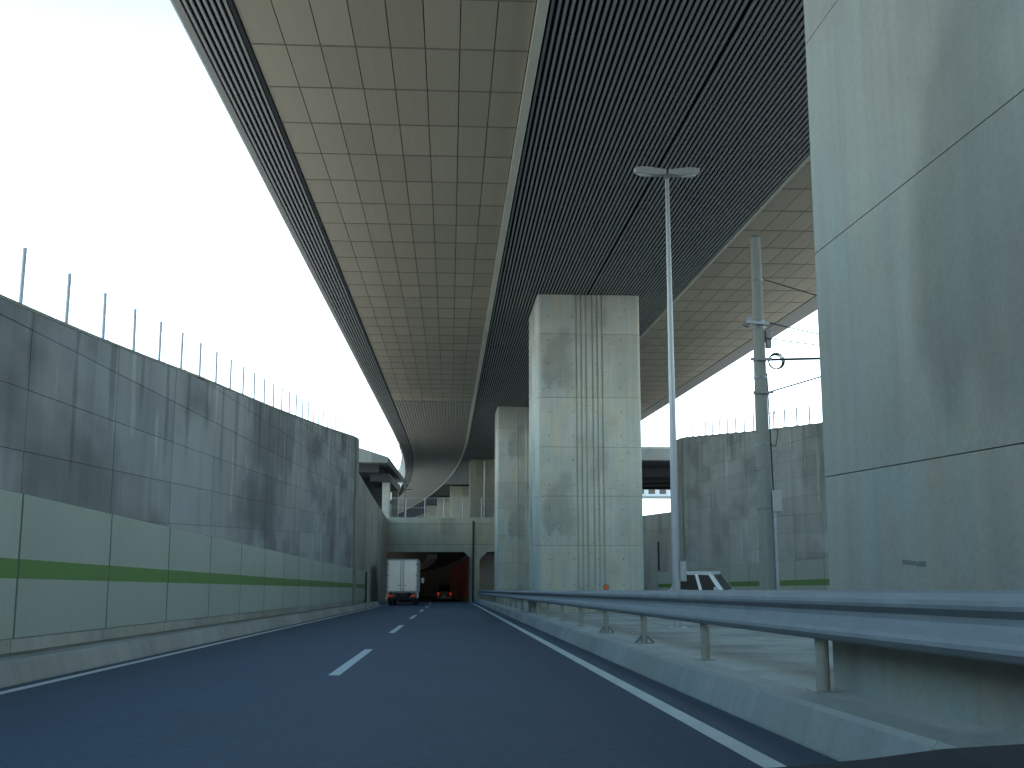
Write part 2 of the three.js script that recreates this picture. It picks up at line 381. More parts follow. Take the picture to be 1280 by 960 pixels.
function retainingWall(side, X, top, dStart, dEnd, dLow, lowTop, phase, label) {
  const w = thing('retaining_wall', label, 'wall', 'concrete retaining walls of the sunken road');
  const s = side;                                    // +1: the wall's face looks to +x
  const d0 = -24, d1 = 72 + (side < 0 ? 12 : 0), y0 = -6, y1 = 10;
  const tex = stainTexture(top, d0, d1, y0, y1, 2048, 512, side < 0 ? [0.38, 0.41, 0.39] : [0.305, 0.335, 0.34], side < 0 ? 0.55 : 0.85);
  const mats = [0.90, 0.97, 1.0, 1.05].map(k => std({ color: col(k, k, k), map: tex, bumpMap: bumpT, bumpScale: 0.004 }));
  const X0 = (a, b) => s > 0 ? [X - b, X - a] : [X + a, X + b];   // a..b metres behind the face
  const base = D => road(D) + 0.2, cladTop = D => road(D) + 2.54, cladBot = D => road(D) + 0.5;
  // backing
  const poly = []; const Ds = [...range(-120, dStart, 20), ...range(dStart + 2, dEnd, 4)];
  Ds.forEach(D => poly.push([D, base(D) - 0.4])); Ds.slice().reverse().forEach(D => poly.push([D, top(D) - 0.03]));
  mesh('wall_core', slabX(poly, ...X0(0.03, 0.4)), M.jointL, w);
  mesh('wall_end', slabX([[-120, base(-120) - 0.4], [dStart - 0.02, base(dStart) - 0.4], [dStart - 0.02, top(dStart)], [-120, top(-120)]], ...X0(0.0, 0.049)), M.conc, w);
  const LIFT = 0.9, Y00 = 2.45;
  for (let d = dStart; d < dEnd - 0.2; d += 4.05) {
    const a = d + 0.012, b = Math.min(d + 4.05, dEnd) - 0.012;
    const full = [[a, cladTop(a) + 0.006], [b, cladTop(b) + 0.006]];
    // lifts between the sloping top of the cladding and the sloping top of the wall
    const lo = Math.floor((cladTop(b) - Y00) / LIFT), hi = Math.ceil((top(b) - Y00) / LIFT);
    for (let k = lo; k <= hi; k++) {
      const yb = Y00 + k * LIFT + 0.005, yt = Y00 + (k + 1) * LIFT - 0.005;
      const xs = [a, a + (b - a) / 3, a + 2 * (b - a) / 3, b], bottom = [], upper = [];
      for (const D of xs) { bottom.push([D, Math.max(yb, cladTop(D) + 0.012)]); upper.push([D, Math.min(yt, top(D))]); }
      const ok = xs.map((D, i) => upper[i][1] - bottom[i][1] > 0.02);
      if (!ok.some(Boolean)) continue;
      // keep the stretch where the lift has height
      const P = []; xs.forEach((D, i) => { if (upper[i][1] > bottom[i][1] + 0.004) P.push(bottom[i]); });
      const U = []; xs.forEach((D, i) => { if (upper[i][1] > bottom[i][1] + 0.004) U.push(upper[i]); });
      if (P.length < 2) continue;
      mesh('concrete_panel', wallUV(slabX([...P, ...U.reverse()], ...X0(rr(-0.002, 0.004), 0.1)), d0, d1, y0, y1), mats[Math.floor(rnd() * 4)], w);
    }
    if (d < dLow) {
      const p = mesh('plinth', slabX([[a, base(a)], [b, base(b)], [b, cladBot(b) - 0.01], [a, cladBot(a) - 0.01]], ...X0(0, 0.1)), M.concV[Math.floor(rnd() * 4)], w);
    }
    const c = mesh('cladding_panel', slabX([[a + 0.022, cladBot(a)], [b - 0.022, cladBot(b)], [b - 0.022, cladTop(b)], [a + 0.022, cladTop(a)]], ...X0(-0.035, 0.05)), M.clad[Math.floor(rnd() * 3)], w);
    mesh('green_stripe', slabX([[a + 0.024, road(a) + 1.335], [b - 0.024, road(b) + 1.335], [b - 0.024, road(b) + 1.61], [a + 0.024, road(a) + 1.61]], ...X0(-0.039, -0.034)), M.green, c);
  }
  // coping
  const cop = []; const Cs = range(dStart, dEnd, 1.855);
  Cs.forEach(D => cop.push([D, top(D) + 0.005])); Cs.slice().reverse().forEach(D => cop.push([D, top(D) + 0.055]));
  mesh('coping', slabX(cop, ...X0(-0.006, 0.42)), M.concV[0], w);
  if (s > 0) mesh('return_wall', box(-60, X - 0.51, 3.2, top(dEnd) - 0.2, dEnd + 1.3, dEnd + 1.65), M.concV[1], w);
  // end pilaster and the lower wing towards the portal
  mesh('end_pilaster', slabX([[dEnd, base(dEnd) - 0.3], [dEnd + 1.6, base(dEnd + 1.6) - 0.3], [dEnd + 1.6, top(dEnd) + 0.02], [dEnd, top(dEnd) + 0.02]], ...X0(-0.12, 0.5)), M.concV[1], w);
  const wing = [], Ws = range(dEnd + 1.6, 104.95, 4.2);
  for (let i = 0; i + 1 < Ws.length; i++) {
    const a = Ws[i] + 0.012, b = Ws[i + 1] - 0.012;
    const sx = s > 0 ? bend(a) * 0 : 0;
    const ym = lerp(cladTop(a), lowTop(a), 0.5);
    mesh('wing_panel', slabX([[a, base(a) - 0.3], [b, base(b) - 0.3], [b, cladTop(b)], [a, cladTop(a)]], ...X0(0, 0.4)), M.concV[Math.floor(rnd() * 4)], w);
    const h1 = Math.min(lowTop(a), lowTop(b)) - 1.3;
    mesh('wing_panel', slabX([[a, cladTop(a) + 0.014], [b, cladTop(b) + 0.014], [b, Math.max(cladTop(b) + 0.1, h1)], [a, Math.max(cladTop(a) + 0.1, h1)]], ...X0(0, 0.4)), M.concV[Math.floor(rnd() * 4)], w);
    mesh('wing_panel', slabX([[a, h1 + 0.014], [b, h1 + 0.014], [b, lowTop(b)], [a, lowTop(a)]], ...X0(0, 0.4)), M.concV[Math.floor(rnd() * 4)], w);
    if (a < dEnd + 9) {
      const c = mesh('cladding_panel', slabX([[a, cladBot(a)], [b, cladBot(b)], [b, cladTop(b)], [a, cladTop(a)]], ...X0(-0.035, -0.001)), M.clad[1], w);
      mesh('green_stripe', slabX([[a, road(a) + 1.335], [b, road(b) + 1.335], [b, road(b) + 1.61], [a, road(a) + 1.61]], ...X0(-0.039, -0.036)), M.green, c);
    }
  }
  // shade of a niche and a drain slot, put in as dark boxes
  if (s > 0) mesh('niche_shade', box(...X0(-0.06, -0.002), road(dEnd + 10.6) + 0.3, road(dEnd + 10.6) + 2.5, dEnd + 10.1, dEnd + 11.6), M.dark, w);
  else mesh('drain_channel', box(...X0(-0.04, -0.002), road(85) + 2.7, road(85) + 5.0, 84.6, 85.2), M.dark, w);
  return w;
}
const lowR = table([[76, 3.42], [105, 3.42]]);
retainingWall(1, -6.2, topL, 3.37, 68.17, 90, lowL, 0, 'stained left retaining wall with cream panels and green stripe beside the road');
retainingWall(-1, 17.0, topR, 34.8, 75.3, 90, lowR, 0, 'right retaining wall with green stripe behind the utility pole');

// fences on the walls
function fence(X, top, d0, d1, label, r = 0.03) {
  const f = thing('wire_fence', label, 'fence', 'wire fences on the retaining walls');
  for (let d = d0; d <= d1 + 0.01; d += POSTS) {
    const y = top(d) + 0.05, lean = rr(-0.012, 0.012);
    mesh('post', merge([rod([X, y - 0.02, -d], [X + lean, y + 0.95, -d + rr(-0.01, 0.01)], r, 6), box(X - 0.10, X + 0.12, y - 0.01, y + 0.05, d - 0.10, d + 0.10)]), M.galv, f);
  }
  const wires = [];
  const tri = (a, b, r) => wires.push(rod(a, b, r, 3));
  for (let d = d0; d < d1 - 0.01; d += POSTS) {
    const y = top(d) + 0.05, y2 = top(d + POSTS) + 0.05;
    for (let k = 0; k <= 9; k++) tri([X, y + 0.02 + k * 0.1, -d], [X, y2 + 0.02 + k * 0.1, -(d + POSTS)], 0.0016);
    for (let k = 1; k < 18; k++) { const t = k / 18, yy = lerp(y, y2, t), dd = d + POSTS * t; tri([X, yy + 0.01, -dd], [X, yy + 0.93, -dd], 0.0013); }
  }
  const m = mesh('wire_mesh', merge(wires), M.galv, f); m.userData.kind = 'stuff';
}
fence(-6.42, topL, POST0 - 4 * POSTS, POST0 + 28 * POSTS, 'wire fence with thin posts along the left wall top');
fence(17.22, topR, 45.0, 45 + 16 * POSTS, 'wire fence with thin posts along the right wall top', 0.042);
{
  for (let k = 0; k < 4; k++) {
    const f = thing('marker_rod', 'short grey rod in the cluster on the far end of the left wall', 'rod', 'rods on the far end of the left wall', -6.45 + 0.08 * k, 7.9, -(68.6 + 0.3 * k));
    mesh('shaft', rod([0, 0, 0], [0, 1.05 + 0.1 * (k % 2), 0], 0.03, 6), M.galv, f);
    mesh('foot', box(-0.06, 0.06, 0, 0.04, -0.06, 0.06), M.galv, f);
  }
}

// ---------------------------------------------------------------- viaducts
const H = 10.9;
const DS = [-40, 0, 40, 80, ...range(95, 175, 8), ...range(190, 400, 14)];  // deck cut short behind the view so sky light reaches the pillar fronts
const DSN = DS.filter(d => d <= 180);
function soffit(parent, xa, xb, row0, row1, dd0, edge) {
  const nC = 8, wC = (xb - xa) / nC, L = 1.955, gap = 0.010;
  const geo = box(-wC / 2 + gap, wC / 2 - gap, 0, 0.05, -L / 2 + 0.024, L / 2 - 0.024);
  for (let r = row0; r < row1; r++) for (let c = 0; c < nC; c++) {
    const m = mesh('soffit_panel', geo, M.beige[Math.min(3, Math.floor(rnd() * 4))], parent);
    m.position.set(xa + wC * (c + 0.5), H + rr(0, 0.004), -(dd0 + L * (r + 0.5)));
    m.rotation.set(rr(-0.0012, 0.0012), 0, rr(-0.002, 0.002));
  }
  const a = dd0 + L * row0, b = dd0 + L * row1;
  for (let r = row0; r <= row1; r++) mesh('joint_strip', box(xa, xb, H - 0.008, H + 0.04, dd0 + L * r - 0.022, dd0 + L * r + 0.022), M.seal, parent);
  mesh('soffit_tray', sweep(rect(xa, xb, H + 0.045, H + 0.3), [a, b]), M.beigeGap, parent);
  mesh('soffit_cover', sweep(rect(xa, xb, H, H + 0.3), [-40, a - 0.01]), M.beige[1], parent);
  // ribbed sheet beyond the panels
  const n = 26, pr = []; pr.push([xb, H + 0.3], [xa, H + 0.3]);
  for (let k = 0; k < n; k++) { const x = lerp(xa, xb, k / n), w = (xb - xa) / n; pr.push([x, H + 0.02], [x + w * 0.55, H + 0.02], [x + w * 0.62, H - 0.03], [x + w * 0.93, H - 0.03]); }
  pr.push([xb, H + 0.02]);
  mesh('ribbed_soffit', sweep(pr, [b + 0.02, ...DS.filter(d => d > b + 2)], sway, drop), M.ribbed, parent);
}
function slats(parent, xa, xb, pitch, Ds, skip = () => false) {
  for (let x = xa + pitch / 2; x < xb - pitch * 0.3; x += pitch) {
    if (skip(x)) continue;
    mesh('slat', sweep([[x - 0.027, H - 0.02], [x + 0.027, H - 0.02], [x + 0.024, H + 0.05], [x - 0.024, H + 0.05]], Ds, sway, drop), M.slat, parent);
  }
  // cross bearers above the slats
  const bearers = [];
  for (let d = -8; d < 120; d += 3) bearers.push(box(xa, xb, H + 0.051, H + 0.11, d, d + 0.08));
  const m = mesh('bearer', merge(bearers), M.dark, parent); m.userData.kind = 'stuff';
}
{
  const v = thing('viaduct', 'left overhead viaduct with beige panelled underside and slatted outer edge', 'viaduct', 'overhead viaduct decks');
  soffit(v, -4.03, 1.50, 0, 33, 7.9);
  mesh('edge_girder', sweep([[1.515, H - 0.10], [1.70, H - 0.10], [1.72, H - 0.06], [1.72, H + 0.6], [1.515, H + 0.6]], DS, sway, drop), M.cream, v);
  mesh('slat_frame', sweep([[-4.12, H - 0.03], [-4.04, H - 0.03], [-4.04, H + 0.5], [-4.12, H + 0.5]], DS, sway, drop), M.dark, v);
  slats(v, -4.98, -4.12, 0.123, DSN);
  mesh('backing_board', sweep(rect(-4.98, -4.12, H + 0.42, H + 0.5), DS, sway, drop), M.dark, v);
  mesh('edge_strip', sweep([[-5.13, H - 0.03], [-4.99, H - 0.03], [-4.99, H + 0.6], [-5.16, H + 0.6], [-5.16, H + 0.02]], DS, sway, drop), M.fascia, v);
  mesh('deck_slab', sweep([[-5.2, H + 0.601], [1.6, H + 0.601], [1.6, H + 1.9], [-5.6, H + 1.9], [-5.6, H + 1.35]], DS, sway, drop), M.fascia, v);
  mesh('parapet', sweep([[-5.62, H + 1.3], [-5.4, H + 1.901], [-5.4, H + 2.9], [-5.62, H + 2.9]], DS, sway, drop), M.conc, v);
  mesh('service_pipe', tube([...range(-40, 90, 10).map(d => [-5.42, H + 0.52, -d]), ...range(98, 180, 8).map(d => [-5.42 + sway(d), H + 0.52 + drop(d), -d])], 0.035, 8, 160), M.galv, v);
  const br = [];
  for (let d = -20; d < 95; d += 5) mesh('pipe_bracket', box(-5.45, -5.15, H + 0.56, H + 0.60, d, d + 0.06), M.galv, v);
}
{
  const v = thing('viaduct', 'right overhead viaduct with beige panelled underside past the dark slats', 'viaduct', 'overhead viaduct decks');
  soffit(v, 9.15, 14.57, 0, 32, 19.6);
  mesh('edge_girder', sweep([[9.12, H - 0.06], [9.135, H - 0.06], [9.135, H + 0.6], [9.06, H + 0.6], [9.06, H - 0.02]], DS, sway, drop), M.cream, v);
  mesh('edge_strip', sweep([[14.585, H - 0.02], [15.5, H - 0.02], [15.55, H + 0.05], [15.55, H + 0.6], [14.585, H + 0.6]], DS, sway, drop), M.fascia, v);
  mesh('deck_slab', sweep([[9.1, H + 0.601], [15.6, H + 0.601], [15.95, H + 1.35], [15.95, H + 1.9], [9.1, H + 1.9]], DS, sway, drop), M.fascia, v);
  mesh('parapet', sweep([[15.97, H + 1.3], [15.75, H + 1.901], [15.75, H + 2.9], [15.97, H + 2.9]], DS, sway, drop), M.conc, v);
}
{
  const v = thing('slatted_ceiling', 'dark slatted ceiling between the two viaducts above the concrete pillars', 'ceiling');
  slats(v, 1.74, 5.38, 3.64 / 29, DSN); slats(v, 5.42, 9.05, 3.63 / 29, DSN);
  mesh('cover_plate', sweep(rect(1.74, 9.05, H + 0.1, H + 0.3), DS.filter(d => d >= 174), sway, drop), M.dark, v);
  mesh('backing_board', sweep(rect(1.73, 9.058, H + 0.42, H + 0.5), DS, sway, drop), M.dark, v);
  mesh('added_roof_slab', sweep(rect(1.61, 9.09, H + 1.5, H + 1.88), DS, sway, drop), M.fascia, v);  // unseen cover, added to stop sun leaking through the slats
}

// ---------------------------------------------------------------- pillars
function pillar(label, x0, x1, d0, d1, levels, yBase, yTop, grooves = true, mats = M.pillarV, gap = 0.006) {
  const xm = (x0 + x1) / 2, g = thing('pillar', label, 'pillar', 'concrete pillars of the viaduct', xm, yBase, -(d0 + d1) / 2);
  const hw = (x1 - x0) / 2, hd = (d1 - d0) / 2, R = 0.16;
  const outline = inset => {
    const a = hw - inset, b = hd - inset, r = R - inset * 0.5, s = new THREE.Shape();
    s.moveTo(-a + r, -b);
    if (grooves && inset === 0) for (const o of [-0.51, -0.32, -0.13, 0.13, 0.32, 0.51]) { s.lineTo(o - 0.035, -b); s.lineTo(o - 0.022, -b + 0.055); s.lineTo(o + 0.022, -b + 0.055); s.lineTo(o + 0.035, -b); }
    s.lineTo(a - r, -b); s.absarc(a - r, -b + r, r, -Math.PI / 2, 0, false);
    s.lineTo(a, b - r); s.absarc(a - r, b - r, r, 0, Math.PI / 2, false);
    s.lineTo(-a + r, b); s.absarc(-a + r, b - r, r, Math.PI / 2, Math.PI, false);
    s.lineTo(-a, -b + r); s.absarc(-a + r, -b + r, r, Math.PI, 1.5 * Math.PI, false);
    return s;
  };
  // shape's y is depth away from the camera; extruded upwards
  const ext = (shape, y0, y1) => { const e = new THREE.ExtrudeGeometry(shape, { depth: y1 - y0, bevelEnabled: false, curveSegments: 4 }); e.rotateX(-Math.PI / 2); e.translate(0, y0 - yBase, 0); const m = metres(e); 
    const uv = m.attributes.uv, ox = x0 * 1.7 + d0 * 0.31; for (let i = 0; i < uv.count; i++) uv.setXY(i, uv.getX(i) + ox, uv.getY(i) + yBase); return m; };
  const ys = [yBase, ...levels, yTop];
  for (let i = 0; i + 1 < ys.length; i++) mesh('concrete_lift', ext(outline(0), ys[i] + (i ? gap : 0), ys[i + 1] - gap), mats[Math.floor(rnd() * 3)], g);
  mesh('pillar_core', ext(outline(0.09), yBase + 0.01, yTop - 0.008), M.joint, g);
  return g;
}
const PW = [3.4, 7.48];
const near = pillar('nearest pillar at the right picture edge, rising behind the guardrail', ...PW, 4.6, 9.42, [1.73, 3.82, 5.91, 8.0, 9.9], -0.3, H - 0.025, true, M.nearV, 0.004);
{ // small dark rubber-stamped scuff mark on the near pillar
  const marks = []; const cx = (3.4 + 7.48) / 2, cd = (4.6 + 9.42) / 2;
  for (let k = 0; k < 5; k++) { const d = 7.36 + k * 0.075, h = rr(0.022, 0.04), y = 0.965 + k * 0.003 + rr(0, 0.008); marks.push(box(3.3965 + k * 0.0004 - cx, 3.3995 - cx, y + 0.3, y + 0.3 + h, d - cd, d - cd + rr(0.08, 0.11))); }
  mesh('scuff_mark', merge(marks), std({ color: col(0.15, 0.155, 0.155), roughness: 1 }), near);
}
pillar('tall grooved concrete pillar standing right behind the lamp post base', ...PW, 40.2, 44.9, [-0.9, 1.0, 2.89, 4.79, 6.74, 9.28], road(40.2) - 0.1, H - 0.025);
pillar('grooved pillar half hidden behind the tall middle pillar', ...PW, 75.0, 79.6, [-2.2, -0.3, 1.6, 3.5, 5.4, 7.3, 9.28], road(75) - 0.2, H - 0.025);
const far = [['plain pillar standing on the portal roof next to the white downpipe', 2.35, 6.4, 124, 129], ['second plain pillar behind the portal fence, left of the downpipe', 0.0, 4.2, 178, 183], ['third plain pillar behind the portal fence under the curving deck', -2.6, 1.4, 211, 216], ['farthest pillar under the curving deck beyond the portal fence', -5.4, -1.2, 242, 247]];
for (const [l, a, b, c, d] of far) pillar(l, a, b, c, d, [5.2, 7.2, 9.0].filter(y => y < H + drop(d) - 0.5), 3.42, H - 0.04 + drop(d), false, M.warmV);
{ // downpipe on the first far pillar
  const p = thing('downpipe', 'white downpipe fixed to the pillar on the portal roof', 'pipe', null, 4.05, 3.42, -123.86);
  mesh('pipe', rod([0, 0, 0], [0, 7.2, 0], 0.11, 10), M.white, p);
  for (const y of [1.5, 4, 6.5]) mesh('clip', box(-0.16, 0.16, y, y + 0.06, -0.1, 0.14), M.steel, p);
}

// ---------------------------------------------------------------- tunnel portal and tunnel
{
  const p = thing('tunnel_portal', 'concrete tunnel portal with haunched openings across the road ahead', 'tunnel portal');
  const D0 = 105, yT = 3.5, yJ = 0.86, yO = 0.13, yB = -5.6;
  const front = (shape, z0, depth) => { const e = new THREE.ExtrudeGeometry(shape, { depth, bevelEnabled: false }); e.translate(0, 0, -z0 - depth); return metres(e); };
  const S = pts => new THREE.Shape(pts.map(v => new THREE.Vector2(...v)));
  mesh('upper_beam', front(S([[-6.9, yJ + 0.03], [17.3, yJ + 0.03], [17.3, 2.9], [-6.9, 2.9]]), D0, 1.2), M.warmV[0], p);
  mesh('coping_beam', front(S([[-6.9, 2.92], [17.3, 2.92], [17.3, yT], [-6.9, yT]]), D0 - 0.06, 1.26), M.warmV[1], p);
  const lower = S([[-6.9, yB], [-6.45, yB], [-6.45, yO - 0.35], [-6.1, yO], [1.45, yO], [2.2, yO - 0.72], [2.2, yB], [3.0, yB], [3.0, yO - 0.72], [3.75, yO], [7.2, yO], [7.95, yO - 0.72], [7.95, yB], [8.7, yB], [8.7, yO - 0.72], [9.4, yO], [15.8, yO], [16.4, yO - 0.7], [16.4, yB], [17.3, yB], [17.3, yJ], [-6.9, yJ]]);
  mesh('lower_frame', front(lower, D0 - 0.03, 1.23), M.warmV[0], p);
  mesh('joint_core', box(-6.8, 17.2, yJ - 0.05, yJ + 0.1, D0 + 0.12, D0 + 1.1), M.joint, p);
  mesh('drain_pipe', rod([2.36, -4.7, -(D0 - 0.12)], [2.36, 3.2, -(D0 - 0.12)], 0.09, 8), M.black, p);
  // tunnel beyond
  const t = structGroup('tunnel');
  const Ts = range(106.25, 232, 5);
  const yc = D => road(D);
  mesh('tunnel_wall', sweep(rect(-6.9, -6.45, -0.3, 4.95), Ts, bend, yc), M.concV[0], t);
  mesh('tunnel_wall', sweep(rect(2.3, 2.9, -0.3, 4.95), Ts, bend, yc), M.concV[0], t);
  for (let i = 0; i < 9; i++) mesh('red_wall_panel', sweep(rect(2.24, 2.29, 0.45, 4.3), [108 + i * 5 + 0.02, 110.5 + i * 5, 113 + i * 5 - 0.02], bend, yc), M.redwall, t);
  mesh('tunnel_ceiling', sweep(rect(-6.9, 17.3, 4.95, 5.4), Ts, bend, yc), M.girderShade, t);  // near-black colour stands in for the unlit tunnel roof
  mesh('tunnel_wall', sweep(rect(16.4, 17.0, -0.3, 4.95), Ts, bend, yc), M.concV[0], t);
  mesh('tunnel_wall', sweep(rect(8.0, 8.6, -0.3, 4.95), Ts, bend, yc), M.concV[0], t);
  mesh('tunnel_wall', box(2.9, 8.0, -6, 0.5, 110.5, 111), M.concV[3], t);
  mesh('tunnel_cap', box(-20, 17, -14, -3, 231, 231.5), M.dark, t);  // added black cap, keeps daylight out of the far end
  mesh('tunnel_floor', sweep(rect(2.9, 8.0, -0.3, 0.0), [106.25, 110.4], bend, yc), M.concV[1], t);
  mesh('ceiling_duct', sweep(rect(-1.9, -0.9, 4.5, 4.94), Ts.slice(1), bend, yc), M.galv, t);
  // roof slab edge fence
  const f = thing('safety_fence', 'grey mesh safety fence along the top of the tunnel portal', 'fence');
  const fy = yT;
  for (let i = 0; i <= 12; i++) mesh('post', rod([-6.3 + i * 1.9, fy, -(D0 + 0.3)], [-6.3 + i * 1.9, fy + 2.0, -(D0 + 0.3)], 0.06, 6), M.galv, f);
  for (const y of [0.06, 1.0, 1.97]) mesh('rail', rod([-6.3, fy + y, -(D0 + 0.3)], [16.5, fy + y, -(D0 + 0.3)], 0.025, 6), M.galv, f);
  const ws = [];
  for (let x = -6.2; x < 16.5; x += 0.16) ws.push(rod([x, fy + 0.06, -(D0 + 0.3)], [x, fy + 1.96, -(D0 + 0.3)], 0.008, 3));
  const mm = mesh('wire_mesh', merge(ws), M.galv, f); mm.userData.kind = 'stuff';
  // lamps on the tunnel wall
  const lampM = std({ color: col(0.9, 0.5, 0.2), emissive: col(1.0, 0.40, 0.10), emissiveIntensity: 0.6 });
  const where = ['orange tunnel lamp just inside the portal above the truck', 'second orange lamp on the tunnel wall behind the truck', 'third orange lamp on the tunnel wall deep inside'];
  [107.2, 122, 138].forEach((d, i) => {
    const q = thing('tunnel_lamp', where[i], 'lamp', 'orange lamps along the tunnel wall', -6.3 + bend(d), road(d) + 4.35, -d);
    mesh('housing', rbox(0.26, 0.24, 0.9, 0.03), M.steel, q);
    const gl = mesh('diffuser', rbox(0.22, 0.05, 0.8, 0.02), lampM, q); gl.position.set(0.07, -0.13, 0); gl.rotation.z = 0.5;
    const pl = new THREE.PointLight(new THREE.Color(1.0, 0.42, 0.12), 0.02, 30, 2); pl.position.set(0.16, -0.24, 0); pl.castShadow = true; pl.name = 'glow'; q.add(pl);
  });
}

// ---------------------------------------------------------------- side bridges, distant buildings
{
  const b = thing('side_bridge', 'concrete road bridge deck above the left wall end with dark underside', 'bridge', 'side bridges over the cutting');
  const e = new THREE.ExtrudeGeometry(new THREE.Shape([[-40, 9.3], [-6.3, 9.0], [-6.2, 9.55], [-9, 10.45], [-40, 10.9]].map(v => new THREE.Vector2(...v))), { depth: 36, bevelEnabled: false });
  e.translate(0, 0, -141); mesh('deck', metres(e), M.shadedConc, b);
  for (let k = 0; k < 4; k++) mesh('girder', box(-36.9, -7.4, 8.2, 9.05, 108 + k * 8, 109.2 + k * 8), M.girderShade, b);
  mesh('shade_wall', box(-36.9, -7.25, 3.4, 8.19, 122, 122.5), M.girderShade, b);  // added near-black wall, paints the shade below the deck
  mesh('crosshead', box(-8.4, -6.35, 7.4, 8.2, 110, 134), M.girderShade, b);
  mesh('pier', box(-7.2, -6.42, 3.42, 7.4, 111.6, 113), M.pillarV[2], b);
  mesh('pier', box(-7.2, -6.42, 3.42, 7.4, 130, 131.4), M.pillarV[2], b);
  mesh('abutment', box(-40, -37, 3.4, 9.3, 106, 140), M.conc, b);
}
{
  const b = thing('side_bridge', 'concrete road bridge deck behind the lamp post on the right', 'bridge', 'side bridges over the cutting');
  mesh('deck', box(12, 60, 8.04, 9.0, 88, 128), M.shadedConc, b);
  mesh('parapet', box(12, 60, 9.002, 9.2, 88.1, 88.4), M.concV[2], b);
  for (let k = 0; k < 4; k++) mesh('girder', box(12.2, 59, 7.2, 8.039, 97 + k * 8, 98 + k * 8), M.girderShade, b);
  mesh('shade_plate', box(12.05, 59.9, 7.98, 8.038, 88.6, 96.9), M.girderShade, b);  // added dark plate, paints the shaded underside of the deck
  mesh('pier', box(12.4, 13.4, 3.42, 7.2, 108, 124), M.conc, b);
  mesh('abutment', box(56, 59, 3.42, 7.2, 90, 126), M.conc, b);
  for (let k = 0; k < 20; k++) mesh('rail_post', rod([13 + k * 2, 9.2, -88.25], [13 + k * 2, 9.75, -88.25], 0.03, 6), M.galv, b);
  mesh('hand_rail', rod([12.2, 9.75, -88.25], [59.5, 9.75, -88.25], 0.025, 6), M.galv, b);
}
{
  const b = thing('covered_walkway', 'raised walkway with pale window frames seen under the right side bridge', 'walkway', null, 33, 3.42, -150);
  mesh('deck', box(-13, 13, 3.9, 4.2, -1.5, 1.5), M.conc, b);
  mesh('roof', box(-13.3, 13.3, 7.0, 7.25, -1.8, 1.8), M.conc, b);
  for (let k = 0; k <= 16; k++) mesh('frame', box(-13 + k * 1.6, -12.75 + k * 1.6, 4.2, 7.0, -1.45, -1.3), M.white, b);
  for (let k = 0; k < 16; k++) {
    const w = mesh('window', box(-12.74 + k * 1.6, -11.41 + k * 1.6, 4.202, 6.998, -1.38, -1.32), M.white, b);
    mesh('pane', box(-12.55 + k * 1.6, -11.6 + k * 1.6, 4.5, 6.7, -1.42, -1.381), std({ color: col(0.12, 0.09, 0.06), roughness: 0.5 }), w);
  }
  for (const x of [-11, -1, 9, 12]) mesh('leg', box(x, x + 0.35, 0, 3.9, -0.4, 0.4), M.conc, b);
}

// ---------------------------------------------------------------- guardrail
{
  const g = thing('guardrail', 'grey double-wave steel guardrail on round posts along the right kerb', 'guardrail');
  const X = 3.06;
  const out = [[0.03, 1.145], [-0.02, 1.125], [-0.058, 1.085], [-0.06, 1.055], [-0.05, 1.03], [0.012, 0.985], [0.018, 0.945], [0.012, 0.905], [-0.05, 0.86], [-0.06, 0.83], [-0.058, 0.80], [-0.02, 0.76], [0.03, 0.742]];
  const prof = [...out, ...out.slice().reverse().map(([a, b], i) => [a + 0.007, i < 1 || i > 11 ? b : b])].map(([a, b]) => [a + X, b]);
  const R0 = -8.0, L = 4.15;
  for (let k = 0; k < 27; k++) {
    const a = R0 + k * L, b = Math.min(a + L, 104.5);
    mesh('rail_section', sweep(prof, [a + 0.003, (a + b) / 2, b - 0.003], bend, road), M.rail, g);
  }
  for (let k = 0; k < 27; k++) {
    const d = 8.96 - 4 * 4.15 + k * 4.15; if (d > 104) break;
    const x = X + 0.125 + bend(d), y = road(d);
    const p = mesh('post', rod([x, y + 0.28, -d], [x, y + 1.08, -d], 0.058, 14), M.postcream, g);
    mesh('post_cap', new THREE.SphereGeometry(0.058, 12, 6, 0, Math.PI * 2, 0, Math.PI / 2).translate(x, y + 1.08, -d), M.postcream, p);
    mesh('bracket', box(x - 0.1, x - 0.04, y + 0.90, y + 0.99, d - 0.04, d + 0.04), M.steel, p);
    mesh('base_plate', box(x - 0.11, x + 0.11, y + 0.285, y + 0.312, d - 0.11, d + 0.11), M.postcream, p);
    if (k === 6 || k === 7) for (const s of [-1, 1]) mesh('anchor_foot', rod([x + s * 0.05, y + 0.42, -d + 0.03], [x + s * 0.15, y + 0.31, -d + 0.05], 0.022, 8), M.steel, p);
  }
}
{
  const d = 8.96 + 3 * 4.15, y = road(d);
  const r = thing('reflector', 'small round orange reflector standing on the guardrail post', 'reflector', null, 3.185, y + 1.12, -d);
  mesh('stem', rod([0, -0.03, 0], [0, 0.04, 0], 0.012, 6), M.galv, r);
  const disc = mesh('disc', new THREE.CylinderGeometry(0.055, 0.055, 0.03, 20).rotateX(Math.PI / 2).translate(0, 0.085, 0), M.orange, r);
  mesh('rim', new THREE.TorusGeometry(0.058, 0.008, 6, 20).translate(0, 0.085, 0.012), M.steel, disc);
}

